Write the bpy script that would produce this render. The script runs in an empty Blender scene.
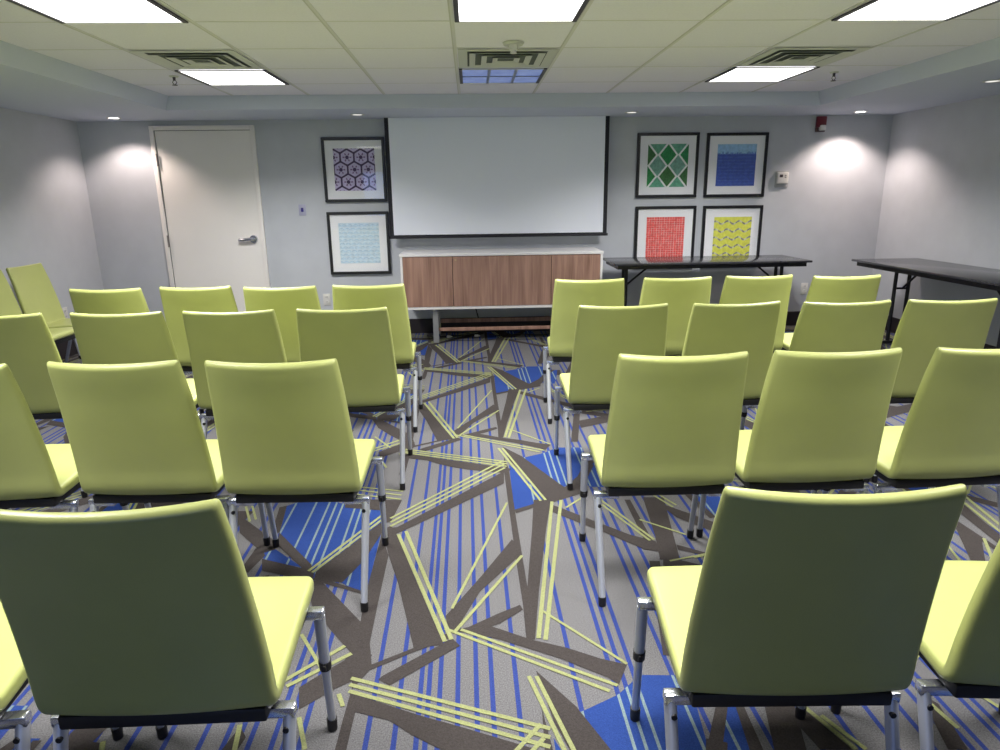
import bpy, bmesh, math, random
from mathutils import Vector, Matrix
C = bpy.context.scene.collection
R = math.radians
# ------------------------------------------------------------------ camera calibration
F_PX, PITCH, YAW, ROLL, CAM_H = 674.19, .2605, .0401, -.0130, 1.335
Z_CEIL, Z_SOFF = 2.1429, 2.0346
X_L, X_R, Y_B, Y_N = -3.580, 4.072, 6.718, -3.4
TX_L, TX_R, TY_F, TY_N = -2.408, 2.934, 5.936, -2.6      # ceiling tray
TILE, GX, GY = .6096, -.0655, 5.383                        # ceiling grid
cp, sp, cy, sy = math.cos(PITCH), math.sin(PITCH), math.cos(YAW), math.sin(YAW)
FW = Vector((sy*cp, cy*cp, -sp)); RT = Vector((cy, -sy, 0)); UP = RT.cross(FW)
RT2 = math.cos(ROLL)*RT + math.sin(ROLL)*UP
UP2 = -math.sin(ROLL)*RT + math.cos(ROLL)*UP

def floor_pt(u, v):
    d = FW + (u-500)/F_PX*RT2 + (375-v)/F_PX*UP2
    k = -CAM_H/d.z
    return (d.x*k, d.y*k)

# ------------------------------------------------------------------ materials
MATS = {}
def lin(c):
    return tuple(((x/255)/12.92 if x/255 <= .04045 else ((x/255+.055)/1.055)**2.4) for x in c)
def mat(name, col, rough=.5, metal=0., spec=.5, noise=0., nscale=40., bump=0., bscale=200., coat=0., detail=3., stretch=None):
    if name in MATS: return MATS[name]
    m = bpy.data.materials.new(name); m.use_nodes = True
    nt = m.node_tree; b = nt.nodes['Principled BSDF']
    b.inputs['Base Color'].default_value = (*col, 1)
    b.inputs['Roughness'].default_value = rough
    b.inputs['Metallic'].default_value = metal
    b.inputs['Specular IOR Level'].default_value = spec
    b.inputs['Coat Weight'].default_value = coat
    b.inputs['Coat Roughness'].default_value = .08
    if noise or bump:
        tc = nt.nodes.new('ShaderNodeTexCoord'); src = tc.outputs['Object']
        if stretch:
            mp = nt.nodes.new('ShaderNodeMapping'); mp.inputs['Scale'].default_value = stretch
            nt.links.new(src, mp.inputs['Vector']); src = mp.outputs['Vector']
    if noise:
        n = nt.nodes.new('ShaderNodeTexNoise'); n.inputs['Scale'].default_value = nscale
        n.inputs['Detail'].default_value = detail
        nt.links.new(src, n.inputs['Vector'])
        r = nt.nodes.new('ShaderNodeValToRGB')
        r.color_ramp.elements[0].position = .3; r.color_ramp.elements[1].position = .7
        r.color_ramp.elements[0].color = (*[c*(1-noise) for c in col], 1)
        r.color_ramp.elements[1].color = (*[min(1, c*(1+noise)) for c in col], 1)
        nt.links.new(n.outputs['Fac'], r.inputs['Fac']); nt.links.new(r.outputs['Color'], b.inputs['Base Color'])
    if bump:
        n2 = nt.nodes.new('ShaderNodeTexNoise'); n2.inputs['Scale'].default_value = bscale
        nt.links.new(src, n2.inputs['Vector'])
        bp = nt.nodes.new('ShaderNodeBump'); bp.inputs['Strength'].default_value = bump; bp.inputs['Distance'].default_value = .002
        nt.links.new(n2.outputs['Fac'], bp.inputs['Height']); nt.links.new(bp.outputs['Normal'], b.inputs['Normal'])
    MATS[name] = m; return m
def emit(name, col, s):
    m = bpy.data.materials.new(name); m.use_nodes = True; nt = m.node_tree
    nt.nodes.remove(nt.nodes['Principled BSDF'])
    e = nt.nodes.new('ShaderNodeEmission'); e.inputs['Color'].default_value = (*col, 1); e.inputs['Strength'].default_value = s
    nt.links.new(e.outputs[0], nt.nodes['Material Output'].inputs['Surface']); return m
def glass(name, tint=(1, 1, 1), fac=.06):
    m = bpy.data.materials.new(name); m.use_nodes = True; nt = m.node_tree
    nt.nodes.remove(nt.nodes['Principled BSDF'])
    t = nt.nodes.new('ShaderNodeBsdfTransparent'); t.inputs['Color'].default_value = (*tint, 1)
    g = nt.nodes.new('ShaderNodeBsdfGlossy'); g.inputs['Roughness'].default_value = .02
    mx = nt.nodes.new('ShaderNodeMixShader'); mx.inputs['Fac'].default_value = fac
    nt.links.new(t.outputs[0], mx.inputs[1]); nt.links.new(g.outputs[0], mx.inputs[2])
    nt.links.new(mx.outputs[0], nt.nodes['Material Output'].inputs['Surface']); return m

M_WALL = mat('wall_paint', (.53, .55, .59), .55, spec=.3, noise=.03, nscale=6, bump=.15, bscale=500)
M_SOFF = mat('soffit_paint', (.60, .64, .75), .7, spec=.2)
M_TILE = mat('ceiling_tile', (.83, .81, .92), .9, spec=.1, noise=.025, nscale=90, bump=.2, bscale=300)
M_TBARSHADE = mat('bar_shadow', (.56, .55, .56), .6, spec=.2)
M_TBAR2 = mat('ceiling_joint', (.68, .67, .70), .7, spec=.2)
M_BASEB = mat('baseboard_vinyl', (.022, .017, .020), .45)
M_CREAM = mat('door_paint', (.84, .81, .775), .5, spec=.35, noise=.015, nscale=3)
M_TRIM = mat('door_trim_paint', (.86, .82, .785), .45)
M_CHROME = mat('satin_metal', (.62, .63, .68), .25, metal=1.)
M_DARKMETAL = mat('dark_bronze', (.10, .09, .10), .4, metal=.8)
M_VINYL = mat('lime_vinyl', (.405, .436, .150), .36, spec=.45, noise=.03, nscale=8, bump=.12, bscale=350)
M_BLACK = mat('black_plastic', (.010, .009, .010), .5)
M_SILVER = mat('silver_leg', (.56, .58, .63), .42, metal=.55)
M_SILVERTOP = mat('polished_elbow', (.70, .72, .78), .2, metal=.9)
M_FRAME = mat('picture_frame_black', (.012, .012, .015), .35)
M_MAT = mat('mat_board', (.90, .91, .94), .8)
M_GLASS = glass('picture_glass', fac=.05)
M_PANE = glass('window_glass', (.95, .97, 1), .06)
M_SCREENB = mat('screen_border', (.010, .010, .016), .7)
M_SCREENW = mat('screen_fabric', (.88, .91, 1.0), .75, spec=.2)
M_TABLE = mat('table_laminate', (.030, .030, .034), .17, spec=.95, noise=.15, nscale=30)
M_TABLEEDGE = mat('table_edge', (.008, .008, .010), .4)
M_WHITE = mat('white_laminate', (.84, .82, .82), .4)
M_PLASTIC = mat('white_plastic', (.68, .67, .64), .4)
M_GREYMETAL = mat('grey_metal', (.40, .40, .41), .4, metal=.5)
M_RED = mat('red_plastic', (.16, .012, .025), .35)
M_PURPLE = mat('indigo_plastic', (.03, .02, .22), .4)
M_LENS = mat('clear_lens', (.75, .73, .72), .15)
M_VENT = mat('vent_enamel', (.58, .59, .55), .5)
M_VENTDARK = mat('vent_dark', (.10, .115, .105), .8)
M_RECESS_SHADE = mat('recess_shade_dark', (.03, .028, .035), .5)
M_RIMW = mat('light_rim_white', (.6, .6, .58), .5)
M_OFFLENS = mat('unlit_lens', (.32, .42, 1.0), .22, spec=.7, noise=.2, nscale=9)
b_ = M_OFFLENS.node_tree.nodes['Principled BSDF']; b_.inputs['Emission Color'].default_value = (.24, .36, 1., 1); b_.inputs['Emission Strength'].default_value = .16   # unlit lens: blue daylight reflection put into its colour plus a faint added glow
E_PANEL = emit('lit_diffuser', (1., .985, .97), 3.)
E_SPOT = emit('lit_downlight', (1., .93, .86), 6.)
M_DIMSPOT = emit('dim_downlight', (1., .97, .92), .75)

def wood_mat():
    m = bpy.data.materials.new('walnut_veneer'); m.use_nodes = True; nt = m.node_tree; b = nt.nodes['Principled BSDF']
    b.inputs['Roughness'].default_value = .42
    tc = nt.nodes.new('ShaderNodeTexCoord'); mp = nt.nodes.new('ShaderNodeMapping'); mp.inputs['Scale'].default_value = (9, 9, .7)
    nt.links.new(tc.outputs['Object'], mp.inputs['Vector'])
    n = nt.nodes.new('ShaderNodeTexNoise'); n.inputs['Scale'].default_value = 2.2; n.inputs['Detail'].default_value = 6; n.inputs['Distortion'].default_value = .6
    nt.links.new(mp.outputs['Vector'], n.inputs['Vector'])
    mp2 = nt.nodes.new('ShaderNodeMapping'); mp2.inputs['Scale'].default_value = (90, 90, 2)
    nt.links.new(tc.outputs['Object'], mp2.inputs['Vector'])
    n2 = nt.nodes.new('ShaderNodeTexNoise'); n2.inputs['Scale'].default_value = 1.5; n2.inputs['Detail'].default_value = 3
    nt.links.new(mp2.outputs['Vector'], n2.inputs['Vector'])
    ad = nt.nodes.new('ShaderNodeMath'); ad.operation = 'MULTIPLY_ADD'; ad.inputs[1].default_value = .45
    nt.links.new(n2.outputs['Fac'], ad.inputs[0]); nt.links.new(n.outputs['Fac'], ad.inputs[2])
    r = nt.nodes.new('ShaderNodeValToRGB'); e = r.color_ramp.elements
    e[0].position = .42; e[0].color = (.20, .103, .078, 1); e[1].position = 1.0; e[1].color = (.50, .30, .225, 1)
    nt.links.new(ad.outputs[0], r.inputs['Fac']); nt.links.new(r.outputs['Color'], b.inputs['Base Color'])
    return m
M_WOOD = wood_mat()

def carpet(name, col, var=.22):
    return mat(name, col, .95, spec=.05, noise=var, nscale=260, bump=.5, bscale=420, detail=4)
K_GREY = carpet('carpet_grey', (.126, .123, .126), .34)
K_BLUE = carpet('carpet_blue_stripe', (.029, .046, .175), .25)
K_COBALT = carpet('carpet_cobalt', (.021, .046, .178), .2)
K_DARK = carpet('carpet_taupe', (.046, .040, .038), .22)
K_LIME = carpet('carpet_lime', (.235, .25, .115), .2)
K_PALE = carpet('carpet_pale_stripe', (.15, .20, .21), .2)

# ------------------------------------------------------------------ object helpers
def link(o, parent=None):
    C.objects.link(o)
    if parent is not None: o.parent = parent
    return o
def obj(name, bm, mats, parent=None, smooth=False, loc=None):
    me = bpy.data.meshes.new(name); bmesh.ops.recalc_face_normals(bm, faces=bm.faces); bm.to_mesh(me); bm.free()
    for m in (mats if isinstance(mats, (list, tuple)) else [mats]): me.materials.append(m)
    if smooth:
        for p in me.polygons: p.use_smooth = True
        if smooth != True: me.set_sharp_from_angle(angle=R(smooth))
    o = bpy.data.objects.new(name, me); link(o, parent)
    if loc: o.location = loc
    return o
def tag(o, label=None, cat=None, group=None, kind=None):
    if label: o['label'] = label
    if cat: o['category'] = cat
    if group: o['group'] = group
    if kind: o['kind'] = kind
    return o
def empty(name, loc=(0, 0, 0), rz=0):
    o = bpy.data.objects.new(name, None); o.empty_display_size = .1; link(o); o.location = loc; o.rotation_euler = (0, 0, rz); return o
def B(): return bmesh.new()
def box(bm, lo, hi, bev=0., seg=2, mi=0):
    lo = Vector(lo); hi = Vector(hi); c = (lo+hi)/2; s = hi-lo
    r = bmesh.ops.create_cube(bm, size=1., matrix=Matrix.Translation(c) @ Matrix.Diagonal((*s, 1)))
    vs = r['verts']; fs = set(f for v in vs for f in v.link_faces)
    for f in fs: f.material_index = mi
    if bev:
        es = list(set(e for v in vs for e in v.link_edges))
        rr = bmesh.ops.bevel(bm, geom=es, offset=bev, segments=seg, affect='EDGES', profile=.5)
        for f in rr['faces']: f.material_index = mi
    return bm
def cyl(bm, p, q, r1, r2=None, n=16, mi=0, sx=1.):
    r2 = r1 if r2 is None else r2; p = Vector(p); q = Vector(q); d = (q-p); L = d.length
    z = d.normalized(); ref = Vector((0, 1, 0)) if abs(z.y) < .9 else Vector((1, 0, 0)); x = ref.cross(z).normalized(); y = z.cross(x)
    mtx = Matrix((( x.x, y.x, z.x, (p.x+q.x)/2), (x.y, y.y, z.y, (p.y+q.y)/2), (x.z, y.z, z.z, (p.z+q.z)/2), (0, 0, 0, 1)))
    r = bmesh.ops.create_cone(bm, cap_ends=True, segments=n, radius1=r1, radius2=r2, depth=L, matrix=mtx @ Matrix.Diagonal((sx, 1, 1, 1)))
    for f in set(f for v in r['verts'] for f in v.link_faces): f.material_index = mi
    return bm
def poly(bm, pts, mi=0):
    f = bm.faces.new([bm.verts.new(p) for p in pts]); f.material_index = mi; return f
def tube(bm, pts, r, n=10, mi=0, rx=None):
    """swept round bar through points"""
    pts = [Vector(p) for p in pts]; rings = []
    for i, p in enumerate(pts):
        t = (pts[min(i+1, len(pts)-1)] - pts[max(i-1, 0)]).normalized()
        ref = Vector((0, 0, 1)) if abs(t.z) < .95 else Vector((0, 1, 0))
        a = ref.cross(t).normalized(); b = t.cross(a)
        rings.append([bm.verts.new(p + r*(math.cos(2*math.pi*k/n)*a + math.sin(2*math.pi*k/n)*b)) for k in range(n)])
    for i in range(len(rings)-1):
        for k in range(n):
            f = bm.faces.new((rings[i][k], rings[i][(k+1) % n], rings[i+1][(k+1) % n], rings[i+1][k])); f.material_index = mi
    for rg in (rings[0][::-1], rings[-1]):
        f = bm.faces.new(rg); f.material_index = mi
    return bm
def catmull(P, n):
    out = []
    P = [Vector(p) for p in P]
    Q = [2*P[0]-P[1]] + P + [2*P[-1]-P[-2]]
    for i in range(1, len(Q)-2):
        for k in range(n):
            t = k/n; a, b, c, d = Q[i-1], Q[i], Q[i+1], Q[i+2]
            out.append(.5*((2*b) + (c-a)*t + (2*a-5*b+4*c-d)*t*t + (3*b-a-3*c+d)*t**3))
    out.append(P[-1]); return out

# ------------------------------------------------------------------ room shell
WT = .12
def wall(name, lo, hi, hole=None):
    bm = B()
    if hole is None: box(bm, lo, hi)
    else:                       # hole = x0,x1,z0,z1 in a wall lying along x
        x0, x1, z0, z1 = hole
        box(bm, lo, (x0, hi[1], hi[2])); box(bm, (x1, lo[1], lo[2]), hi)
        box(bm, (x0, lo[1], lo[2]), (x1, hi[1], z0)); box(bm, (x0, lo[1], z1), (x1, hi[1], hi[2]))
    return tag(obj(name, bm, M_WALL), kind='structure')
ZT = 2.30
wall('wall_back', (X_L-WT, Y_B, 0), (X_R+WT, Y_B+WT, ZT))
wall('wall_left', (X_L-WT, Y_N, 0), (X_L, Y_B, ZT))
wall('wall_right', (X_R, Y_N, 0), (X_R+WT, Y_B, ZT))
WIN = (-2.6, .4, .85, 1.95)
wall('wall_front', (X_L-WT, Y_N-WT, 0), (X_R+WT, Y_N, ZT), WIN)
# ceiling: tray with grid + dropped soffit round it
bm = B()
box(bm, (X_L, Y_N, ZT), (X_R, Y_B, ZT+.06), mi=1)
poly(bm, [(TX_L, TY_N, Z_CEIL), (TX_R, TY_N, Z_CEIL), (TX_R, TY_F, Z_CEIL), (TX_L, TY_F, Z_CEIL)], 0)
o_ = .035
ring_i = [(TX_L, TY_N), (TX_R, TY_N), (TX_R, TY_F), (TX_L, TY_F)]
ring_m = [(TX_L-o_, TY_N-o_), (TX_R+o_, TY_N-o_), (TX_R+o_, TY_F+.01), (TX_L-o_, TY_F+.01)]
ring_o = [(X_L, Y_N), (X_R, Y_N), (X_R, Y_B), (X_L, Y_B)]
for k in range(4):
    j = (k+1) % 4
    poly(bm, [(*ring_i[k], Z_CEIL), (*ring_i[j], Z_CEIL), (*ring_m[j], Z_SOFF), (*ring_m[k], Z_SOFF)], 1)
    poly(bm, [(*ring_m[k], Z_SOFF), (*ring_m[j], Z_SOFF), (*ring_o[j], Z_SOFF), (*ring_o[k], Z_SOFF)], 1)
for i in range(-3, 5):
    x = GX + TILE*i
    box(bm, (x-.011, TY_N, Z_CEIL-.003), (x-.0045, TY_F, Z_CEIL+.001), mi=2)  # shadow beside the bar put into this darker strip's colour
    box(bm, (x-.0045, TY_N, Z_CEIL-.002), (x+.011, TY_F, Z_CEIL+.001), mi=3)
for j in range(-13, 2):
    y = GY + TILE*j
    if TY_N < y < TY_F: box(bm, (TX_L, y-.006, Z_CEIL-.0015), (TX_R, y+.006, Z_CEIL+.001), mi=3)
tag(obj('ceiling', bm, [M_TILE, M_SOFF, M_TBARSHADE, M_TBAR2]), kind='structure')
# baseboards
DX0, DX1, DZ = -2.930, -1.975, 1.990
def baseboard(name, segs):
    bm = B()
    for lo, hi in segs: box(bm, lo, hi, .003, 1)
    tag(obj(name, bm, M_BASEB), kind='structure')
BBH, BBT = .148, .012
baseboard('baseboard_back', [((X_L+BBT, Y_B-BBT, .001), (DX0, Y_B, BBH)), ((DX1, Y_B-BBT, .001), (X_R-BBT, Y_B, BBH))])
baseboard('baseboard_left', [((X_L, Y_N+BBT, .001), (X_L+BBT, Y_B, BBH))])
baseboard('baseboard_right', [((X_R-BBT, Y_N+BBT, .001), (X_R, Y_B, BBH))])
baseboard('baseboard_front', [((X_L+BBT, Y_N, .001), (X_R-BBT, Y_N+BBT, BBH))])
# window behind the camera (daylight source)
w = empty('window_1', ((WIN[0]+WIN[1])/2, Y_N-.06, WIN[2])); tag(w, kind='structure')
bm = B(); hw = (WIN[1]-WIN[0])/2; hh = WIN[3]-WIN[2]
for lo, hi in [((-hw, -.05, 0), (hw, .05, .05)), ((-hw, -.05, hh-.05), (hw, .05, hh)), ((-hw, -.05, .05), (-hw+.05, .05, hh-.05)), ((hw-.05, -.05, .05), (hw, .05, hh-.05)), ((-.025, -.05, .05), (.025, .05, hh-.05))]:
    box(bm, lo, hi)
obj('window_frame', bm, M_TRIM, w)
for s in (-1, 1):
    bm = B(); a, b = sorted((s*.025, s*(hw-.05))); box(bm, (a, -.004, .05), (b, .004, hh-.05)); obj('pane', bm, M_PANE, w)

# ------------------------------------------------------------------ carpet: traced bands, stripes and cobalt facets in one woven floor
CA = .007
def cpt(u, v): x, y = floor_pt(u, v); return Vector((x + CA*y, y - CA*x))
PX, PY = 1.83, 1.81
dark = """388.5,555 398.4,584.4 413.6,648.4 444,645.2 416.8,582.8 397.6,536.4 391,526 383,530
385,545 388.5,556 378.4,602 364.8,667.6 351,680 338,672 357,640 366,592.4 383.6,528
306,580 322,582 368.7,630.5 372,668 352,690 351.6,654 330,630 312,606
299,688 330,669 351,657 372,655 365,676 338.4,687.6 299,710
364.8,667.6 412,649 446,634 452,638 410,654 364,673
378,680 383,676 440.8,645 452,638.5 460,646 428,664.4 389.6,686
349,692 372,700.4 421.6,716.4 460,727 520,745 560,757 555,777 478,762 439,749 412,735.6 389.6,721 355,712.4
351,692 343,719.6 335,750 327,780 338,780 346.4,750 356,710
452,632 489.6,626 532.8,640.4 566.4,648 600,658.8 627,665 619,685 608,678 560,658.8 500,640 470,633
456,630 468,627.6 500,613.2 520,605.2 523,610 500,624 476,632
504,457 509,470 515,511.6 522.4,557 528,591 534,640 526.4,640 523,605 516,560.4 504,471.6
533.6,500 532,530 527,591 527,640 535,640 539,591 546,530 551,500
512,539.6 480,578 445.6,616.4 449,632 455,632 480,592 500.8,573 522,554
502.4,446.8 521.6,456.4 560,484.4 572,492 552,502 544,501 526.4,478 509.6,460.4
514.4,510 532.8,504.4 545.6,500.4 566.4,490 582,484 583,493.2 552,502.8 534.4,507.6 516,513.5
549,504 561.6,508.4 592,520.4 630,535 655.6,541.6 660,552 644.4,549.6 602.8,532 579,523 549,511
562,490 577.6,476.4 584,464 594,465 583,487 570,494
396.8,527.6 504,471.6 504,483.6 411,527.6 396.8,534 385,540 388,528
345,499 402,500.5 391,522 383,524 385,511 345,508
316,572 383.6,521 384,530 364.4,560.4 342,583 314,580
316,577 366,592.4 364.4,595 326,584.4 312,580
279.6,533 311.6,565 314,578 303.6,570 276.4,544.4
239.6,515.6 263.6,533 277,543 275,550 262,553 239.6,533
279.6,507.6 275.6,520.4 272,534 279.6,533 287,506
262,548 255.6,549 239.6,571.6 248,573 265,556
262,559 303.6,569 314,574 312,582 262,571
624.4,500 630,500 652,540 645,542
642.8,497.6 655,536 660,560 680,560 669,519 663.6,497.6
676.4,544.8 708,553.6 706,556 678,550
578,421 612.8,414.8 640,410 640,417 612,421.5 581,428
574,412 580,412 578,442 571,442
735.6,707 744,707 764,752 750,752
716,705 728,705 722,752 706,752
781,707 803,709 852,750 820,750
919,694 938,704 968,750 948,750"""
blue = """508.8,464.4 514.4,510 532.8,504.4 545.6,500.4 526,480
522.4,458 544,453 556.8,447.6 582,447.6 584,466 577.6,476.4 562,489 540,470
592,462 604,464 604,487 592,487 584,484
287,506 312,498 345,504 385,511 383,522 314,575 279.6,533
383.6,524 366,594 341,583
262,554 275,549 303,568 264,560
728,705 740,705 752,750 722,752"""
limes = """461,630 617.6,686 .012;445,629 609.6,691.6 .012;351.2,678.8 550.4,729.2 .013;349.6,685.2 550.4,738 .013;348.8,691.6 550.4,747.6 .013
522,556 455,632 .012;507,503 452,609 .010;398.5,534.8 445,642 .014;406,531.6 451.5,640 .014;552,502 538.5,638.8 .014;561,500.4 545.5,640.4 .014
541.6,610.8 627,664.4 .010;498.4,448.4 540.8,501.2 .012;502.4,448.4 545.6,500.4 .012
390.4,518.8 503,461 .012;390.4,522.8 504,464.5 .012;390.4,526.8 505,468 .012
345,486 403,491.6 .011;345,489 401.6,495.6 .011;345,493.5 400.8,499.6 .011
308.4,571.6 383,515 .012;312.4,573 383.5,519 .012
600.4,500 654,540 .011;602,505 650,541 .011;639.6,520 686,535 .010;694,558 708,555 .010
283.3,681.7 345,646.5 .014;286.5,687 351.6,654 .014;301.5,634.8 324,673 .011;338.8,694.5 343,707 .012;299,718 305,750 .012
805,708 856,750 .013;821,716 866,750 .013;917,692.8 958,728.8 .013
566,508 582,498 .010;246,507 250,522 .010;252,505 256,520 .010;586,412 612,409 .010"""
def parse(t): return [[cpt(*map(float, p.split(','))) for p in l.split()] for l in t.strip().split('\n')]
darks, blues = parse(dark), parse(blue)
lime_q = []
def quad(a, b, wd):
    d = (b-a).normalized(); n = Vector((-d.y, d.x))*wd/2
    return [a-n, b-n, b+n, a+n]
for l in limes.replace('\n', ';').split(';'):
    a, b, wd = l.split(); lime_q.append(quad(cpt(*map(float, a.split(','))), cpt(*map(float, b.split(','))), float(wd)))
V2 = lambda *p: [Vector(q) for q in p]
# the part of the repeat that the rows hide: same vocabulary of bands
darks += [V2((.72, 1.30), (.80, 1.30), (.98, 1.95), (.90, 1.97)), V2((.70, 2.20), (1.12, 1.92), (1.14, 2.0), (.72, 2.27))]
stripes = [-.885, -.795, -.705, -.645, -.612, -.581, -.522, -.492, -.452, -.285, -.2145, -.158, -.135, -.104, -.054, -.002, .042, .111, .278, .388, .417, .450, .559, .597, .645, .735, .775, .850]
def clip_strip(pts, x0, x1):
    for sgn, lim in ((1, x0), (-1, -x1)):
        out = []
        for i in range(len(pts)):
            a, b = pts[i], pts[(i+1) % len(pts)]; da, db = sgn*a.x-lim, sgn*b.x-lim
            if da >= 0: out.append(a)
            if da*db < 0: out.append(a + (b-a)*(da/(da-db)))
        pts = out
        if len(pts) < 3: return None
    return pts
bm = B()
def unc(p): # carpet frame -> room
    return ((p.x - CA*p.y)/(1+CA*CA), (p.y + CA*p.x)/(1+CA*CA))
def add(pts, z, mi):
    try: f = bm.faces.new([bm.verts.new((*unc(p), z)) for p in pts])
    except ValueError: return
    f.material_index = mi
HZ = .0004
for i in range(-3, 4):
    for s in stripes:
        x = s + PX*i
        if X_L-.3 < x < X_R+.3: add([Vector((x-.0068, Y_N)), Vector((x+.0068, Y_N)), Vector((x+.0068, Y_B)), Vector((x-.0068, Y_B))], HZ, 1)
    for j in range(-3, 4):
        d = Vector((PX*i, PY*j))
        for k, p in enumerate(blues):
            add([q+d for q in p], 2*HZ + k*9e-6, 2)
            for s in stripes:
                c = clip_strip([q for q in p], s-.0042, s+.0042)
                if c: add([q+d for q in c], 3*HZ + k*9e-6, 5)
        for k, p in enumerate(darks): add([q+d for q in p], 4*HZ + k*9e-6, 3)
        for k, p in enumerate(lime_q): add([q+d for q in p], 6*HZ + k*6e-6, 4)
for f in bm.faces:
    if f.normal.z < 0: f.normal_flip()
for co, no in (((X_L, 0, 0), (-1, 0, 0)), ((X_R, 0, 0), (1, 0, 0)), ((0, Y_B, 0), (0, 1, 0)), ((0, Y_N, 0), (0, -1, 0))):
    bmesh.ops.bisect_plane(bm, geom=bm.verts[:]+bm.edges[:]+bm.faces[:], plane_co=co, plane_no=no, clear_outer=True)
bmesh.ops.triangulate(bm, faces=[f for f in bm.faces if len(f.verts) > 4])
box(bm, (X_L-WT, Y_N-WT, -.1), (X_R+WT, Y_B+WT, 0), mi=0)
me = bpy.data.meshes.new('floor'); bm.normal_update()
for f in bm.faces:
    if len(f.verts) and f.calc_center_median().z > 0 and f.normal.z < 0: f.normal_flip()
bm.to_mesh(me); bm.free()
for m in (K_GREY, K_BLUE, K_COBALT, K_DARK, K_LIME, K_PALE): me.materials.append(m)
tag(link(bpy.data.objects.new('floor', me)), kind='structure')
ZF = .0028    # top of the pile

# ------------------------------------------------------------------ chairs
PROF = [(.400, .4275), (.385, .4300), (.34, .4310), (.26, .4275), (.17, .4215), (.10, .4170), (.062, .4160), (.036, .4170), (.020, .4280), (.014, .4520), (.008, .50), (-.005, .58), (-.023, .67), (-.043, .76), (-.063, .832), (-.071, .8615)]
HALF = [.200, .206, .209, .211, .214, .216, .217, .218, .2185, .2185, .2175, .214, .209, .204, .199, .1965]
THK = [.034, .038, .040, .040, .039, .037, .036, .035, .034, .033, .031, .030, .029, .028, .027, .026]
CONC = [0, 0, 0, .001, .003, .004, .005, .007, .010, .013, .015, .019, .022, .025, .027, .028]
NS = 4
path = catmull([(y, z, 0) for y, z in PROF], NS)
def interp(A, i):
    k = min(i//NS, len(A)-2); t = i/NS - k; return A[k]*(1-t)+A[k+1]*t
def shell_ring(i, shrink=0., push=0.):
    p = path[i]; a = path[max(i-1, 0)]; b = path[min(i+1, len(path)-1)]
    t = (b-a).normalized(); n = Vector((t.y, -t.x))            # to sitter's side: seat up, back front
    if n.x*0 + 1 < 0: n = -n
    n = Vector((-n.x, -n.y)) if (n.y < 0 and i < len(path)//3) else n
    w, th, c = interp(HALF, i) - shrink, interp(THK, i), interp(CONC, i)
    th *= math.sqrt(max(.03, 1-(push/.013)**2)) if push else 1
    hw_, ht = w, th/2; r = min(.013, ht*.95); pts = []
    NXS = 12
    def rr(cx, cz, a0):
        for k in range(5):
            a = a0 + (math.pi/2)*k/4; pts.append((cx + r*math.cos(a), cz + r*math.sin(a)))
    rr(hw_-r, ht-r, 0)
    for k in range(1, NXS): pts.append((hw_-r - 2*(hw_-r)*k/NXS, ht + .003*(1-(2*k/NXS-1)**2)))
    rr(-hw_+r, ht-r, math.pi/2); rr(-hw_+r, -ht+r, math.pi)
    for k in range(1, NXS): pts.append((-hw_+r + 2*(hw_-r)*k/NXS, -ht))
    rr(hw_-r, -ht+r, 3*math.pi/2)
    tt = Vector((t.x, t.y)); sgn = 1 if i > len(path)//2 else -1
    base = Vector((p.x, p.y)) + tt*push*sgn
    out = []
    for x, h in pts:
        q = base + n*(h - c*(1-(x/hw_)**2))
        out.append((x, q.x, q.y))
    return out
# make the normal field consistent (seat up -> back forward)
def shell_mesh(i0, i1, cap0, cap1):
    bm = B(); rings = []
    seq = []
    if cap0: seq += [(i0, .012, .0129), (i0, .008, .0115), (i0, .004, .008), (i0, .001, .004)]
    seq += [(i, 0, 0) for i in range(i0, i1+1)]
    if cap1: seq += [(i1, .0005, .004), (i1, .0015, .008), (i1, .0035, .0115), (i1, .006, .0129)]
    for a in seq: rings.append([bm.verts.new(c) for c in shell_ring(*a)])
    n = len(rings[0])
    for a, b in zip(rings, rings[1:]):
        for k in range(n): bm.faces.new((a[k], a[(k+1) % n], b[(k+1) % n], b[k]))
    if cap0: bm.faces.new(rings[0][::-1])
    if cap1: bm.faces.new(rings[-1])
    return bm
SPLIT = 7*NS + 2
def leg(sign, yt, zt, yf, front):
    """arm from the seat pan, mitred elbow, tapering tube to the floor"""
    bm = B(); xo = sign*.2225
    top = Vector((xo, yt, zt-.012)); foot = Vector((sign*.2165, yf, .030+ZF))
    # cast arm
    a = sorted((sign*.150, sign*.2355))
    box(bm, (a[0], yt-.0125, zt-.025), (a[1], yt+.0125, zt), .004, 2, mi=1)
    # upper tube
    mid = top.lerp(foot, .46)
    if front:
        cyl(bm, top+Vector((0, 0, -.006)), mid, .0138, .0132, 16)
        cyl(bm, mid, foot, .0108, .0098, 16)
    else:
        cyl(bm, top+Vector((0, 0, -.006)), foot, .0132, .0112, 16)
    return bm, mid, foot, top
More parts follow.
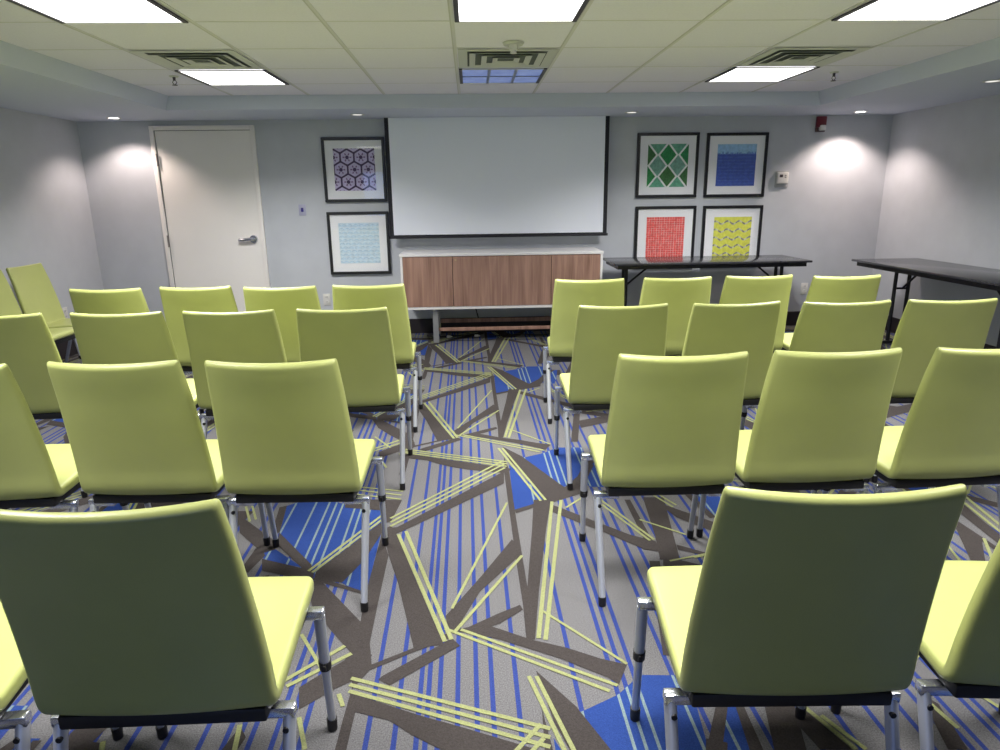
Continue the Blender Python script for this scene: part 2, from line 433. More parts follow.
def make_chair():
    root = empty('stacking_chair')
    obj('seat', shell_mesh(0, SPLIT, True, False), M_VINYL, root, True)
    obj('backrest', shell_mesh(SPLIT, len(path)-1, False, True), M_VINYL, root, True)
    bm = B(); box(bm, (-.194, .016, .368), (.194, .372, .3985), .005, 2)
    obj('seat_pan', bm, M_BLACK, root, 35)
    for s in (-1, 1):
        for front, yt, zt, yf in ((True, .345, .393, .398), (False, .066, .366, -.042)):
            bm, mid, foot, top = leg(s, yt, zt, yf, front)
            lg = obj('leg', bm, [M_SILVER, M_SILVERTOP], root, 40)
            bm = B(); d = (foot-mid).normalized()
            cyl(bm, foot - d*.002, (foot.x, foot.y, ZF), .0135, .0125, 14); obj('foot_cap', bm, M_BLACK, lg, 40)
            if front:
                bm = B(); cyl(bm, mid-d*.013, mid+d*.013, .0158, .0148, 14); box(bm, (mid.x-.006, mid.y-.021, mid.z-.010), (mid.x+.006, mid.y-.008, mid.z+.008), .002, 1)
                obj('stacking_bumper', bm, M_BLACK, lg, 40)
            else:
                bm = B(); p = top.lerp(foot, .085); cyl(bm, (p.x-s*.004, p.y-.015, p.z-.004), (p.x-s*.004, p.y-.006, p.z-.004), .0062, n=12)
                obj('bolt', bm, M_BLACK, lg, 40)
    return root
def copy_tree(o, parent=None):
    c = o.copy(); C.objects.link(c)
    if parent is not None: c.parent = parent
    for ch in list(o.children): copy_tree(ch, c)
    return c
chair0 = make_chair()
GRP = 'lime green chairs set in rows'
LB = 'lime green vinyl chair, '
# rows named from the camera outward
CH = [
 (.600, 1.056, -.045, 'largest one, nearest the camera right of the aisle'),
 (1.120, 1.044, -.083, 'cut by right edge, beside the largest right chair'),
 (-.604, 1.076, 0., 'largest one, nearest the camera left of the aisle'),
 (-1.118, 1.062, .08, 'mostly cut off at the lower left corner'),
 (.629, 2.011, -.011, 'second row from the camera, aisle seat on the right'),
 (1.104, 2.016, -.008, 'second row from the camera, middle one right of aisle'),
 (1.597, 2.013, .031, 'second row from the camera, cut by the right edge'),
 (-.597, 2.040, -.037, 'second row from the camera, aisle seat on the left'),
 (-1.070, 2.071, -.038, 'second row from the camera, middle one left of the aisle'),
 (-1.571, 2.063, 0., 'second row from the camera, cut by the left edge'),
 (.652, 2.938, .021, 'third row from the camera, aisle seat on the right'),
 (1.148, 2.939, .051, 'third row from the camera, second from the aisle on the right'),
 (1.626, 2.914, .02, 'third row from the camera, third from the aisle on the right'),
 (2.100, 2.913, -.022, 'third row from the camera, fourth right of the aisle'),
 (-.564, 2.989, .001, 'third row from the camera, aisle seat on the left'),
 (-1.044, 2.985, -.02, 'third row from the camera, second from the aisle on the left'),
 (-1.521, 2.995, -.03, 'third row from the camera, third from the aisle on the left'),
 (-2.040, 3.002, .04, 'third row from the camera, fourth left of the aisle'),
 (.669, 3.866, -.045, 'front row by the walnut credenza, aisle seat on the right'),
 (1.173, 3.875, .007, 'front row before back table, second right of the aisle'),
 (1.649, 3.889, .012, 'front row before back table, third right of the aisle'),
 (2.122, 3.812, .01, 'front row, far right end, beside the cream outlet'),
 (-.566, 3.793, -.005, 'front row left of the aisle, aisle seat beside the credenza'),
 (-1.040, 3.775, -.015, 'front row, second left of the aisle'),
 (-1.514, 3.840, -.04, 'front row before the door, third left of the aisle'),
 (-1.990, 3.825, -.048, 'front row left of the aisle, far left end'),
]
for k, (x, y, a, txt) in enumerate(CH):
    o = chair0 if k == 0 else copy_tree(chair0)
    o.location = (x, y, 0); o.rotation_euler = (0, 0, a); tag(o, LB + txt, 'chair', GRP)
for x, y, a, txt in ((-3.27, 5.235, -1.58, 'turned sideways at the left wall, farther of two'), (-3.26, 4.755, -1.58, 'turned sideways at the left wall, nearer of two')):
    o = copy_tree(chair0); o.location = (x, y, 0); o.rotation_euler = (0, 0, a); tag(o, LB + txt, 'chair', 'lime green chairs along the left wall')

# ------------------------------------------------------------------ door
d = empty('door_1', ((DX0+DX1)/2, Y_B, 0)); tag(d, kind='structure')
hw = (DX1-DX0)/2; fw = .040
bm = B()
box(bm, (-hw, -.030, .002), (-hw+fw, 0, DZ), .004, 2); box(bm, (hw-fw, -.030, .002), (hw, 0, DZ), .004, 2); box(bm, (-hw+fw, -.030, DZ-fw), (hw-fw, 0, DZ), .004, 2)
obj('door_frame', bm, M_TRIM, d, 35)
bm = B(); box(bm, (-hw+fw+.004, -.012, .010), (hw-fw-.004, 0, DZ-fw-.004), .002, 1); obj('door_panel', bm, M_CREAM, d)
bm = B()
box(bm, (-hw+fw-.004, -.0115, .004), (-hw+fw+.004, -.0105, DZ-fw)); box(bm, (hw-fw-.004, -.0115, .004), (hw-fw+.004, -.0105, DZ-fw)); box(bm, (-hw+fw, -.0115, DZ-fw-.004), (hw-fw, -.0105, DZ-fw+.003))
obj('door_gap', bm, M_RECESS_SHADE, d)
for z in (1.69, .95, .22):
    bm = B(); cyl(bm, (-hw+fw+.004, -.036, z-.055), (-hw+fw+.004, -.036, z+.055), .007, n=12)
    obj('hinge', bm, mat('hinge_metal', (.30, .27, .26), .4, metal=.6), d, 40)
hx, hz = -2.085-(DX0+DX1)/2, .957
bm = B(); cyl(bm, (hx, -.012, hz), (hx, -.030, hz), .040, .036, 24); cyl(bm, (hx, -.030, hz), (hx, -.062, hz), .014, .013, 16)
hd = obj('door_handle', bm, M_CHROME, d, 40)
bm = B(); tube(bm, [(hx+.012, -.060, hz+.002), (hx-.02, -.064, hz+.001), (hx-.06, -.064, hz-.001), (hx-.105, -.060, hz-.004), (hx-.128, -.046, hz-.006)], .016, 12)
obj('lever', bm, M_CHROME, hd, 40)
bm = B(); cyl(bm, (hx, -.062, hz), (hx, -.067, hz), .011, .010, 14); obj('lock_button', bm, M_DARKMETAL, hd, 40)

# ------------------------------------------------------------------ projector screen
SX0, SX1, SZ0, SY = -.768, 1.314, .945, 6.605
s = empty('projector_screen', ((SX0+SX1)/2, SY, SZ0)); tag(s, 'large white pull-down projection screen with black border above the walnut credenza', 'projection screen')
hw = (SX1-SX0)/2; ht = Z_SOFF-.002-SZ0; bd = .038
bm = B(); box(bm, (-hw+bd, -.003, .032), (hw-bd, .002, ht)); obj('screen_surface', bm, M_SCREENW, s)
bm = B(); box(bm, (-hw, -.003, .022), (-hw+bd, .003, ht)); box(bm, (hw-bd, -.003, .022), (hw, .003, ht)); box(bm, (-hw+bd, -.003, .022), (hw-bd, .003, .034))
obj('black_border', bm, M_SCREENB, s)
bm = B(); box(bm, (-hw-.004, -.012, 0), (hw+.004, .012, .024), .006, 2); wb = obj('weight_bar', bm, M_SCREENB, s, 35)
for sg in (-1, 1):
    bm = B(); a, b = sorted((sg*(hw+.004), sg*(hw+.010))); box(bm, (a, -.013, -.001), (b, .013, .025), .003, 1); obj('end_cap', bm, M_BLACK, wb, 35)

# ------------------------------------------------------------------ framed prints
def print_bm(kind, w, h):
    """flat print in local x,z (y = 0 plane, towards -y) -> bmesh, materials"""
    bm = B(); rnd = random.Random(hash(kind) % 7 if False else len(kind))
    def quadxz(pts, y, mi): poly(bm, [(x, y, z) for x, z in pts], mi)
    def rect(x0, z0, x1, z1, y, mi): quadxz([(x0, z0), (x1, z0), (x1, z1), (x0, z1)], y, mi)
    def cm(n, c, v=.1): return mat('print_'+n, c, .7, noise=v, nscale=35)
    X0, X1, Z0, Z1 = -w/2, w/2, -h/2, h/2
    def clipped(pts, y, mi):
        P = [Vector(p) for p in pts]
        P = clip_strip(P, X0, X1)
        if not P: return
        P = clip_strip([Vector((p.y, p.x)) for p in P], Z0, Z1)
        if P: quadxz([(p.y, p.x) for p in P], y, mi)
    if kind == 'lattice':
        ms = [cm('lavender', (.60, .54, .78)), cm('violet', (.065, .030, .12), .3), cm('mauve', (.22, .12, .30), .2)]
        rect(X0, Z0, X1, Z1, 0, 0)
        r = w/5.2; sx = r*1.732; 
        for row in range(-3, 4):
            for c in range(-3, 4):
                cx = c*sx + (row % 2)*sx/2; cz = row*r*1.5
                for k in range(6):
                    a0, a1 = R(60*k+30), R(60*k+90)
                    p, q = Vector((cx+r*math.cos(a0), cz+r*math.sin(a0))), Vector((cx+r*math.cos(a1), cz+r*math.sin(a1)))
                    if k < 3:
                        clipped(quad(p.lerp(q, .12), p.lerp(q, .88), .016), -.0002, 1)
                    clipped([p + Vector((.013*math.cos(t*math.pi/3), .013*math.sin(t*math.pi/3))) for t in range(6)], -.0004, 1)
                    # inner petals
                    b = R(60*k); clipped(quad(Vector((cx, cz)) + .3*r*Vector((math.cos(b), math.sin(b))), Vector((cx, cz)) + .55*r*Vector((math.cos(b), math.sin(b))), .012), -.0003, 2)
                clipped([Vector((cx + .018*math.cos(t*math.pi/4), cz + .018*math.sin(t*math.pi/4))) for t in range(8)], -.0003, 1)
    elif kind == 'scales':
        ms = [cm('ice', (.66, .80, .92)), cm('paleblue', (.42, .64, .82), .15)]
        rect(X0, Z0, X1, Z1, 0, 0); n = 11
        for row in range(n+1):
            for c in range(-1, 9):
                cx = X0 + (c + .5*(row % 2))*w/7; cz = Z0 + row*h/n
                pts = [(cx - w/14, cz)] + [(cx - w/14*math.cos(math.pi*t/6), cz + h/n*.62*math.sin(math.pi*t/6)) for t in range(1, 6)] + [(cx + w/14, cz)]
                top = [(x, z-.007 if i not in (0, 6) else z) for i, (x, z) in enumerate(pts)]
                for a, b, c2, d2 in zip(pts, pts[1:], top[1:], top): clipped([Vector(a), Vector(b), Vector(c2)*1, Vector(d2)] if (a != d2 and b != c2) else ([Vector(a), Vector(b), Vector(c2)] if a == d2 else [Vector(a), Vector(b), Vector(d2)]), -.0002, 1)
                clipped(quad(Vector((cx-w/18, cz+.004)), Vector((cx+w/18, cz+.004)), .0035), -.0003, 1)
    elif kind == 'diamonds':
        ms = [cm('cream', (.86, .90, .88)), cm('emerald', (.02, .26, .07), .3), cm('jade', (.13, .42, .27), .25), cm('moss', (.045, .17, .045), .3), cm('sea', (.20, .42, .33), .25)]
        rect(X0, Z0, X1, Z1, 0, 0); a = w/2; b = h/2.0
        k = 0
        for i, cx in enumerate([X0 + a/2*m for m in range(5)]):
            for j in range(-1, 4):
                cz = Z0 + (j + (0 if i % 2 else .5))*b + (.0 if i % 2 == 0 else 0)
                g = .97; k += 1
                clipped([Vector((cx, cz - b/2*g)), Vector((cx + a/2*.80, cz)), Vector((cx, cz + b/2*g)), Vector((cx - a/2*.80, cz))], -.0002, ((1, 3), (2, 4), (3, 1), (2, 4), (3, 1))[i][j % 2])
    elif kind == 'bluefield':
        ms = [cm('sky', (.33, .58, .85), .15), cm('ultramarine', (.055, .11, .48), .18), cm('azure', (.15, .30, .66), .2)]
        rect(X0, Z0, X1, Z1, 0, 0); zt = Z1 - h*.24
        rect(X0, Z0, X1, zt, -.0002, 1)
        n = 24
        for i in range(n):
            x = X0 + w*i/n; e = rnd.uniform(.004, .028)
            rect(x, zt, x + w/n*.75, zt + e, -.0003, 2); rect(x+.002, zt-.02, x + w/n*.6, zt + e*.6, -.0004, 1)
        for j in range(9): rect(X0+.01, Z0 + h*.08*j + .02, X1-.01, Z0 + h*.08*j + .0215, -.0004, 2)
    elif kind == 'redweave':
        ms = [cm('blush', (.86, .50, .47), .1), cm('coral', (.80, .10, .09), .2)]
        rect(X0, Z0, X1, Z1, 0, 0); nx, nz = 15, 18
        for i in range(nx):
            for j in range(nz):
                x = X0 + w*i/nx; z = Z0 + h*j/nz; g = rnd.uniform(.02, .16)
                dx = rnd.uniform(0, .004)
                rect(x + dx, z + w/nx*g*.6, min(X1, x + w/nx*(1.0-g*.5)), z + h/nz*(1-g*.6), -.0002, 1)
    else:
        ms = [cm('yellowgreen', (.72, .74, .10), .12), cm('slate', (.24, .25, .26), .3), cm('paper', (.62, .62, .45), .1)]
        rect(X0, Z0, X1, Z1, 0, 0)
        for j in range(6):
            zc = Z0 + h*(j + .2)/5.0; n = 40; A = h*.036
            f = lambda t: zc + A*math.sin(2*math.pi*(t*3.2 + .1))
            for i in range(n):
                t0, t1 = i/n, (i+1)/n; x0, x1 = X0 + w*t0, X0 + w*t1
                th = .017
                clipped([Vector((x0, f(t0))), Vector((x1, f(t1))), Vector((x1, f(t1)+th)), Vector((x0, f(t0)+th))], -.0002, 1 if (math.sin(2*math.pi*(t0*6.4 + .3)) > -.25) else 2)
    return bm, ms
def picture(x0, x1, z0, z1, ax0, ax1, az0, az1, kind, label):
    cx, cz = (x0+x1)/2, (z0+z1)/2
    o = empty('framed_print', (cx, Y_B, cz)); tag(o, label, 'framed print', 'black framed prints on the back wall')
    w, h = (x1-x0)/2, (z1-z0)/2; fb = .027; D = .030
    bm = B()
    for lo, hi in (((-w, -D, -h), (w, -.001, -h+fb)), ((-w, -D, h-fb), (w, -.001, h)), ((-w, -D, -h+fb), (-w+fb, -.001, h-fb)), ((w-fb, -D, -h+fb), (w, -.001, h-fb))): box(bm, lo, hi, .003, 1)
    obj('frame', bm, M_FRAME, o, 35)
    bm = B(); box(bm, (-w+fb, -.014, -h+fb), (w-fb, -.002, h-fb)); obj('mat_board', bm, M_MAT, o)
    bm, ms = print_bm(kind, ax1-ax0, az1-az0); p = obj('print', bm, ms, o); p.location = ((ax0+ax1)/2-cx, -.0148, (az0+az1)/2-cz)
    for f in p.data.polygons: pass
    bm = B(); poly(bm, [(-w+fb, -.020, -h+fb), (w-fb, -.020, -h+fb), (w-fb, -.020, h-fb), (-w+fb, -.020, h-fb)]); obj('glass', bm, M_GLASS, o)
picture(-1.374, -.788, 1.290, 1.876, -1.272, -.886, 1.395, 1.777, 'lattice', 'black framed purple lattice print, left of the screen, upper')
picture(-1.374, -.786, .604, 1.200, -1.270, -.885, .711, 1.096, 'scales', 'black framed pale blue scalloped print, left of the screen, lower')
picture(1.607, 2.201, 1.293, 1.890, 1.712, 2.104, 1.392, 1.788, 'diamonds', 'black framed green diamond print above the back table, upper left of four')
picture(2.275, 2.870, 1.290, 1.884, 2.386, 2.766, 1.394, 1.780, 'bluefield', 'black framed deep blue print, upper right, beside the thermostat')
picture(1.613, 2.211, .615, 1.213, 1.727, 2.104, .720, 1.109, 'redweave', 'black framed red weave print standing behind the black back table')
picture(2.281, 2.874, .612, 1.210, 2.398, 2.773, .715, 1.101, 'waves', 'black framed yellow-green wavy print over the black back table')

# ------------------------------------------------------------------ credenza
cx0, cx1, cyf, cyb, zb, zt = -.648, 1.208, 6.175, 6.690, .325, .832
c = empty('credenza', ((cx0+cx1)/2, (cyf+cyb)/2, 0)); tag(c, 'long walnut-front credenza with white case on grey legs below the screen', 'cabinet')
w, dp = (cx1-cx0)/2, (cyb-cyf)/2
bm = B(); box(bm, (-w, -dp, zt-.024), (w, dp, zt), .002, 1); obj('top_panel', bm, M_WHITE, c)
bm = B(); box(bm, (-w+.006, -dp+.004, zb), (-w+.026, dp, zt-.024)); box(bm, (w-.026, -dp+.004, zb), (w-.006, dp, zt-.024)); box(bm, (-w+.026, -dp+.004, zb), (w-.026, dp, zb+.022)); box(bm, (-w+.026, dp-.012, zb+.022), (w-.026, dp, zt-.024))
obj('case', bm, M_WHITE, c)
iw = w-.026; z0, z1 = zb+.025, zt-.028; q = 2*iw/4
for k, (a, b) in enumerate(((-iw, -iw+q), (-iw+q, iw-q), (iw-q, iw))):
    dk = B(); box(dk, (a+.0022, -dp+.005, z0), (b-.0022, -dp+.024, z1), .0012, 1)
    dr = obj('door', dk, M_WOOD, c)
    if k == 1:
        lk = B(); x = a+.030; cyl(lk, (x, -dp+.006, z1-.030), (x, -dp-.001, z1-.030), .009, .008, 16); obj('lock', lk, mat('brass_lock', (.55, .42, .25), .3, metal=.9), dr, 40)
bm = B(); box(bm, (-iw, -dp+.030, z0), (iw, -dp+.034, z1)); obj('inner_shadow_panel', bm, M_BLACK, c)
for s in (-1, 1):
    lx = s*(w-.305)
    for y in (-dp+.055, dp-.055):
        bm = B(); box(bm, (lx-.026, y-.018, ZF), (lx+.026, y+.018, zb-.028), .003, 1); obj('leg', bm, M_GREYMETAL, c, 35)
    bm = B(); box(bm, (lx-.022, -dp+.037, zb-.030), (lx+.022, dp-.037, zb-.001), .003, 1); obj('leg_rail', bm, M_GREYMETAL, c, 35)
bm = B(); box(bm, (-(w-.332), dp-.072, .118), (w-.332, dp-.050, .158), .002, 1); box(bm, (-(w-.332), -dp+.050, .112), (w-.332, -dp+.074, .142), .002, 1); obj('stretcher', bm, M_WOOD, c)
def cord(name, pts, r, m, label, cat='cord', grp=None):
    o = obj(name, tube(B(), catmull(pts, 6), r, 8), m, None, True); tag(o, label, cat, grp); return o
zc = ZF + .006
cord('power_cord', [(.02, 6.69, .30), (.06, 6.66, .15), (.10, 6.62, .02), (-.05, 6.55, zc), (-.22, 6.50, zc), (-.38, 6.46, zc), (-.45, 6.56, zc)], .0055, M_BLACK, 'black power cord dropping behind credenza and curling on the carpet')
cord('extension_cord', [(.16, 6.53, zc), (.30, 6.47, zc), (.48, 6.52, zc), (.66, 6.46, zc), (.80, 6.55, zc)], .0055, M_BLACK, 'black flat cord lying on carpet under the right half of the credenza')
for x, y in ((-.235, 6.44), (.035, 6.46)):
    bm = B(); box(bm, (-.020, -.014, 0), (.020, .014, .022), .005, 2); cyl(bm, (.020, 0, .011), (.034, 0, .011), .006, n=10)
    o = obj('plug', bm, M_PLASTIC, None, 35, (x, y, ZF)); tag(o, 'small white cable plug on carpet under the credenza, %s one' % ('left' if x < 0 else 'right'), 'plug', 'white plugs under the credenza')

# ------------------------------------------------------------------ folding tables
def table(name, L, W, Z, loc, rz, label, inset=.16):
    o = empty(name, loc, rz); tag(o, label, 'table', 'black folding tables')
    bm = B(); box(bm, (-L/2, -W/2, Z-.018), (L/2, W/2, Z), .004, 2); obj('tabletop', bm, M_TABLE, o, 35)
    bm = B(); e = .035
    box(bm, (-L/2+e, -W/2+e, Z-.055), (L/2-e, -W/2+e+.02, Z-.018)); box(bm, (-L/2+e, W/2-e-.02, Z-.055), (L/2-e, W/2-e, Z-.018))
    box(bm, (-L/2+e, -W/2+e+.02, Z-.055), (-L/2+e+.02, W/2-e-.02, Z-.018)); box(bm, (L/2-e-.02, -W/2+e+.02, Z-.055), (L/2-e, W/2-e-.02, Z-.018))
    obj('apron', bm, M_TABLEEDGE, o)
    for s in (-1, 1):
        x = s*(L/2-inset)
        bm = B()
        for y in (-.060, .060):
            cyl(bm, (x, y, .04), (x, y, Z-.030), .0155, n=14)
        box(bm, (x-.018, -W/2+.08, Z-.052), (x+.018, W/2-.08, Z-.019), .003, 1)
        lg = obj('leg', bm, M_TABLEEDGE, o, 35)
        bm = B(); box(bm, (x-.020, -W/2+.05, .016), (x+.020, W/2-.05, .045), .006, 2); obj('foot_bar', bm, M_TABLEEDGE, lg, 35)
        for y in (-W/2+.075, W/2-.075):
            bm = B(); cyl(bm, (x, y, ZF), (x, y, .018), .016, n=12); obj('glide', bm, M_BLACK, lg, 35)
        bm = B(); cyl(bm, (x-s*.012, 0, Z-.23), (x-s*.26, 0, Z-.030), .0095, n=10); cyl(bm, (x, -.062, Z-.23), (x, .062, Z-.23), .009, n=10); obj('brace', bm, M_TABLEEDGE, o, 35)
    return o
table('folding_table', 1.78, .615, .737, (2.158, 6.262, 0), 0, 'glossy black folding table against the back wall below the four prints')
table('folding_table', 1.86, .61, .737, (3.745, 5.095, 0), R(90), 'glossy black folding table along the right wall', .30)

# ------------------------------------------------------------------ small wall fittings
def outlet(loc, rz, label, name='wall_outlet'):
    o = empty(name, loc, rz); tag(o, label, 'outlet', 'wall outlets')
    bm = B(); box(bm, (-.036, -.006, -.058), (.036, 0, .058), .003, 2); obj('cover_plate', bm, M_PLASTIC, o, 35)
    for z in (-.024, .024):
        bm = B(); cyl(bm, (0, -.006, z), (0, -.009, z), .017, .0165, 18); so = obj('socket', bm, M_PLASTIC, o, 40)
        bm = B()
        for x in (-.006, .006): box(bm, (x-.0013, -.0096, z-.003), (x+.0013, -.0088, z+.007))
        obj('slots', bm, M_BLACK, so)
outlet((3.378, Y_B, .378), 0, 'cream outlet plate on the back wall right of the black table')
outlet((-1.437, Y_B, .358), 0, 'cream outlet plate on the back wall below the pale blue print')
outlet((X_L, 6.03, .375), R(90), 'small cream outlet on the left wall behind the sideways chair')
o = empty('thermostat', (3.040, Y_B, 1.455)); tag(o, 'white wall thermostat right of the deep blue print', 'thermostat')
bm = B(); box(bm, (-.066, -.010, -.080), (.066, 0, .075), .004, 2); obj('back_plate', bm, mat('thermostat_plate', (.40, .41, .41), .5), o, 35)
bm = B(); box(bm, (-.056, -.034, -.045), (.056, -.010, .062), .008, 3); obj('body', bm, M_PLASTIC, o, 35)
bm = B(); box(bm, (-.034, -.0352, .014), (-.002, -.0335, .040), .001, 1); obj('display', bm, mat('lcd', (.05, .035, .045), .3), o)
for z in (.032, .014):
    bm = B(); box(bm, (.016, -.0365, z-.005), (.032, -.0335, z+.005), .001, 1); obj('button', bm, mat('button_grey', (.22, .22, .22), .5), o)
o = empty('light_switch', (-1.602, Y_B, 1.222)); tag(o, 'small white wall plate with dark indigo button between door and prints', 'switch')
bm = B(); box(bm, (-.034, -.006, -.052), (.034, 0, .052), .003, 2); obj('cover_plate', bm, mat('lilac_plastic', (.42, .42, .56), .4), o, 35)
bm = B(); box(bm, (-.012, -.012, -.016), (.012, -.006, .022), .003, 2); obj('button', bm, M_PURPLE, o, 35)
o = empty('fire_strobe', (3.368, Y_B, 1.955)); tag(o, 'red fire alarm strobe high on the back wall near the right corner', 'fire alarm')
bm = B(); box(bm, (-.045, -.040, -.030), (.045, 0, .068), .006, 2); obj('housing', bm, M_RED, o, 35)
bm = B(); box(bm, (-.018, -.062, -.062), (.036, -.002, -.012), .010, 3); obj('strobe_lens', bm, M_LENS, o, 35)
bm = B(); box(bm, (-.045, -.020, -.072), (.045, 0, -.030), .004, 2); obj('mounting_base', bm, mat('strobe_base', (.10, .06, .06), .5), o, 35)

# ------------------------------------------------------------------ ceiling fittings
PANEL_W, SPREAD = 27, 108
def ceiling_light(i, jrow, lit, label):
    """panel between grid columns i, i+1 and rows jrow, jrow+1"""
    x0, x1 = GX+TILE*i, GX+TILE*(i+1); y1, y0 = GY-TILE*(jrow-1), GY-TILE*jrow
    o = empty('ceiling_light', ((x0+x1)/2, (y0+y1)/2, Z_CEIL)); tag(o, label, 'ceiling light', 'square ceiling lights')
    h = TILE/2-.014; zt = -.0032; zl = -.009
    for sg in (-1, 1):
        bm = B(); p, r_ = sorted((sg*h, sg*(h-.022))); box(bm, (p, -h, zl-.001), (r_, h, zt)); obj('side_rim_shade', bm, M_RECESS_SHADE, o)  # recess shading put into the dark side rim colour
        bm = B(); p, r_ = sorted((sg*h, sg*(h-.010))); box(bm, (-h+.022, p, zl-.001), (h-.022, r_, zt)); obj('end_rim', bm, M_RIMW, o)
    bm = B(); box(bm, (-h+.022, -h+.010, zl+.003), (h-.022, h-.010, zt))
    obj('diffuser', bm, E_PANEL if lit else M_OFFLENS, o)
    if lit:                       # the tubes behind the diffuser: prismatic lens keeps the light below ~60 degrees
        l = bpy.data.lights.new('panel_lamp', 'AREA'); l.shape = 'RECTANGLE'; l.size = 2*h-.044; l.size_y = 2*h-.02; l.energy = PANEL_W*{1: 1.35, 4: 1., 7: .8}[jrow]; l.color = (1., .985, .97); l.spread = R(140 if jrow == 1 else SPREAD)
        lo = bpy.data.objects.new('panel_lamp', l); link(lo); lo.location = ((x0+x1)/2, (y0+y1)/2, Z_CEIL + zl - .0015)
    if not lit:
        bm = B()
        for k in (1, 2):
            x = -h+.022 + (2*h-.044)*k/3; box(bm, (x-.010, -h+.010, zl-.001), (x+.010, h-.010, zl+.003))
        box(bm, (-h+.022, -.012, zl-.0005), (h-.022, .012, zl+.003))
        obj('louvre', bm, mat('louvre_blue', (.16, .20, .42), .4), o)
ceiling_light(-3, 1, True, 'lit square ceiling panel above the door side, far row')
ceiling_light(0, 1, False, 'unlit square ceiling panel with painted blue glow in front of the screen')
ceiling_light(3, 1, True, 'lit square ceiling panel above the thermostat side, far row')
ceiling_light(-3, 4, True, 'large lit ceiling panel cut by the top left edge')
ceiling_light(0, 4, True, 'large lit ceiling panel at the top centre edge')
ceiling_light(3, 4, True, 'large lit ceiling panel cut by the top right edge')
for i, nm in ((-3, 'left'), (0, 'middle'), (3, 'right')):
    ceiling_light(i, 7, True, 'lit ceiling panel behind the photo frame, %s, above the nearest chairs' % nm)
def vent(i, label):
    x0 = GX+TILE*(i+.5); y0 = GY-TILE*1.5
    o = empty('ceiling_vent', (x0, y0, Z_CEIL)); tag(o, label, 'air vent', 'square ceiling air vents')
    bm = B(); h = TILE/2-.016
    box(bm, (-h, -h, -.006), (h, -h+.055, -.0035)); box(bm, (-h, h-.055, -.006), (h, h, -.0035)); box(bm, (-h, -h+.055, -.006), (-h+.055, h-.055, -.0035)); box(bm, (h-.055, -h+.055, -.006), (h, h-.055, -.0035))
    obj('frame', bm, M_VENT, o)
    bm = B(); box(bm, (-h+.055, -h+.055, -.0045), (h-.055, h-.055, -.0032)); obj('dark_duct', bm, M_VENTDARK, o)
    for k, (a, b) in enumerate(((.222, .186), (.150, .116), (.082, .050))):
        bm = B()                    # sloping square louvre ring
        A = [(-a, -a), (a, -a), (a, a), (-a, a)]; Bp = [(-b, -b), (b, -b), (b, b), (-b, b)]
        for m in range(4):
            n = (m+1) % 4
            poly(bm, [(*A[m], -.014), (*A[n], -.014), (*Bp[n], -.0055), (*Bp[m], -.0055)])
            poly(bm, [(*A[m], -.016), (*A[n], -.016), (*Bp[n], -.0075), (*Bp[m], -.0075)])
            poly(bm, [(*A[m], -.016), (*A[n], -.016), (*A[n], -.014), (*A[m], -.014)])
            poly(bm, [(*Bp[m], -.0075), (*Bp[n], -.0075), (*Bp[n], -.0055), (*Bp[m], -.0055)])
        bmesh.ops.remove_doubles(bm, verts=bm.verts, dist=1e-6)
        obj('louvre', bm, M_VENT, o)
vent(-3, 'square louvred air vent left, beside the panel on the door side')
vent(0, 'square louvred air vent in the middle, before the unlit bluish panel')
vent(3, 'square louvred air vent right, beside the panel on the thermostat side')
def sprinkler(x, y, label):
    o = empty('sprinkler', (x, y, Z_CEIL)); tag(o, label, 'sprinkler', 'ceiling sprinklers')
    bm = B(); cyl(bm, (0, 0, -.001), (0, 0, -.008), .032, .026, 20); obj('escutcheon', bm, M_VENT, o, 40)
    bm = B(); cyl(bm, (0, 0, -.008), (0, 0, -.030), .010, .008, 12)
    for s in (-1, 1): tube(bm, [(s*.006, 0, -.028), (s*.015, 0, -.040), (s*.003, 0, -.056)], .003, 6)
    obj('body', bm, M_DARKMETAL, o, 40)
    bm = B(); cyl(bm, (0, 0, -.056), (0, 0, -.060), .017, .018, 16); obj('deflector', bm, M_DARKMETAL, o, 40)
sprinkler(-1.981, 5.02, 'small sprinkler head in ceiling, left, near the soffit corner')
sprinkler(2.580, 5.02, 'small sprinkler head in ceiling, right, near the soffit')
o = empty('smoke_detector', (.258, 4.02, Z_CEIL)); tag(o, 'small white ceiling sensor before the middle air vent', 'ceiling sensor')
bm = B(); cyl(bm, (0, 0, -.003), (0, 0, -.016), .060, .052, 24); obj('base_plate', bm, M_VENT, o, 40)
bm = B(); cyl(bm, (0, 0, -.016), (0, 0, -.040), .026, .022, 20); cyl(bm, (0, 0, -.040), (0, 0, -.058), .014, .018, 16); obj('sensor_head', bm, M_PLASTIC, o, 40)
LIGHTS = [(-3.10, 6.43, True, 'lit recessed downlight in the soffit over the left back corner'), (-.965, 6.33, False, 'recessed downlight in the soffit just left of the screen'), (1.455, 6.33, False, 'recessed downlight in the soffit just right of the screen'),
          (3.59, 6.43, True, 'lit recessed downlight in the soffit over the right back corner'), (3.515, 4.72, False, 'recessed downlight in the right side soffit at photo edge')]
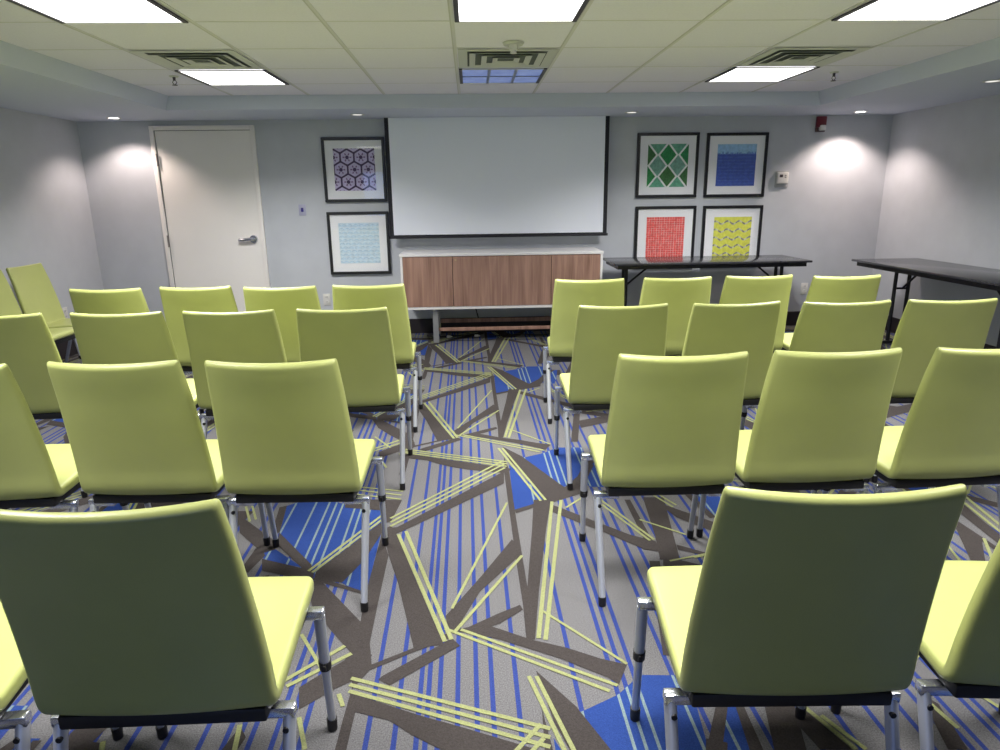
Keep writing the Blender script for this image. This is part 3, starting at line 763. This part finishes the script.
for x, y, on, lab in LIGHTS:
    o = empty('downlight', (x, y, Z_SOFF)); tag(o, lab, 'downlight', 'recessed soffit downlights')
    bm = B()
    n = 28
    for k in range(n):
        a, b = 2*math.pi*k/n, 2*math.pi*(k+1)/n
        P = lambda r, z, t: (r*math.cos(t), r*math.sin(t), z)
        poly(bm, [P(.062, -.001, a), P(.062, -.001, b), P(.056, -.007, b), P(.056, -.007, a)]); poly(bm, [P(.056, -.007, a), P(.056, -.007, b), P(.042, -.005, b), P(.042, -.005, a)])
    bmesh.ops.remove_doubles(bm, verts=bm.verts, dist=1e-6)
    obj('trim_ring', bm, M_VENT, o, True)
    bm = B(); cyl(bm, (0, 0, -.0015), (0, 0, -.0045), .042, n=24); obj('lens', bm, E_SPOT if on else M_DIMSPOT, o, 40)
    if on:
        l = bpy.data.lights.new('downlight_lamp', 'SPOT'); l.energy = 30 if x < 0 else 48; l.color = (1., .83, .75); l.spot_size = R(122); l.spot_blend = .55; l.shadow_soft_size = .03
        lo = bpy.data.objects.new('downlight_lamp', l); link(lo); lo.location = (x, y, Z_SOFF-.012)

# daylight outside the rear window
l = bpy.data.lights.new('window_daylight', 'AREA'); l.shape = 'RECTANGLE'; l.size = 3.0; l.size_y = 1.1; l.energy = 28; l.color = (.42, .56, 1.)
lo = bpy.data.objects.new('window_daylight', l); link(lo); lo.location = ((WIN[0]+WIN[1])/2, Y_N-.5, 1.4); lo.rotation_euler = (R(90), 0, 0)
wd = bpy.data.worlds.new('World'); bpy.context.scene.world = wd; wd.use_nodes = True
wd.node_tree.nodes['Background'].inputs[0].default_value = (.45, .60, 1., 1); wd.node_tree.nodes['Background'].inputs[1].default_value = .2

# ------------------------------------------------------------------ camera & view
cam = bpy.data.cameras.new('Camera'); cam.sensor_width = 36; cam.lens = F_PX*36/1000; cam.clip_start = .02
co = bpy.data.objects.new('Camera', cam); link(co)
co.matrix_world = Matrix(((RT2.x, UP2.x, -FW.x, 0), (RT2.y, UP2.y, -FW.y, 0), (RT2.z, UP2.z, -FW.z, CAM_H), (0, 0, 0, 1)))
S = bpy.context.scene; S.camera = co
S.view_settings.view_transform = 'Standard'; S.view_settings.look = 'None'; S.view_settings.exposure = .36; S.view_settings.gamma = 1.; S.view_settings.use_curve_mapping = False
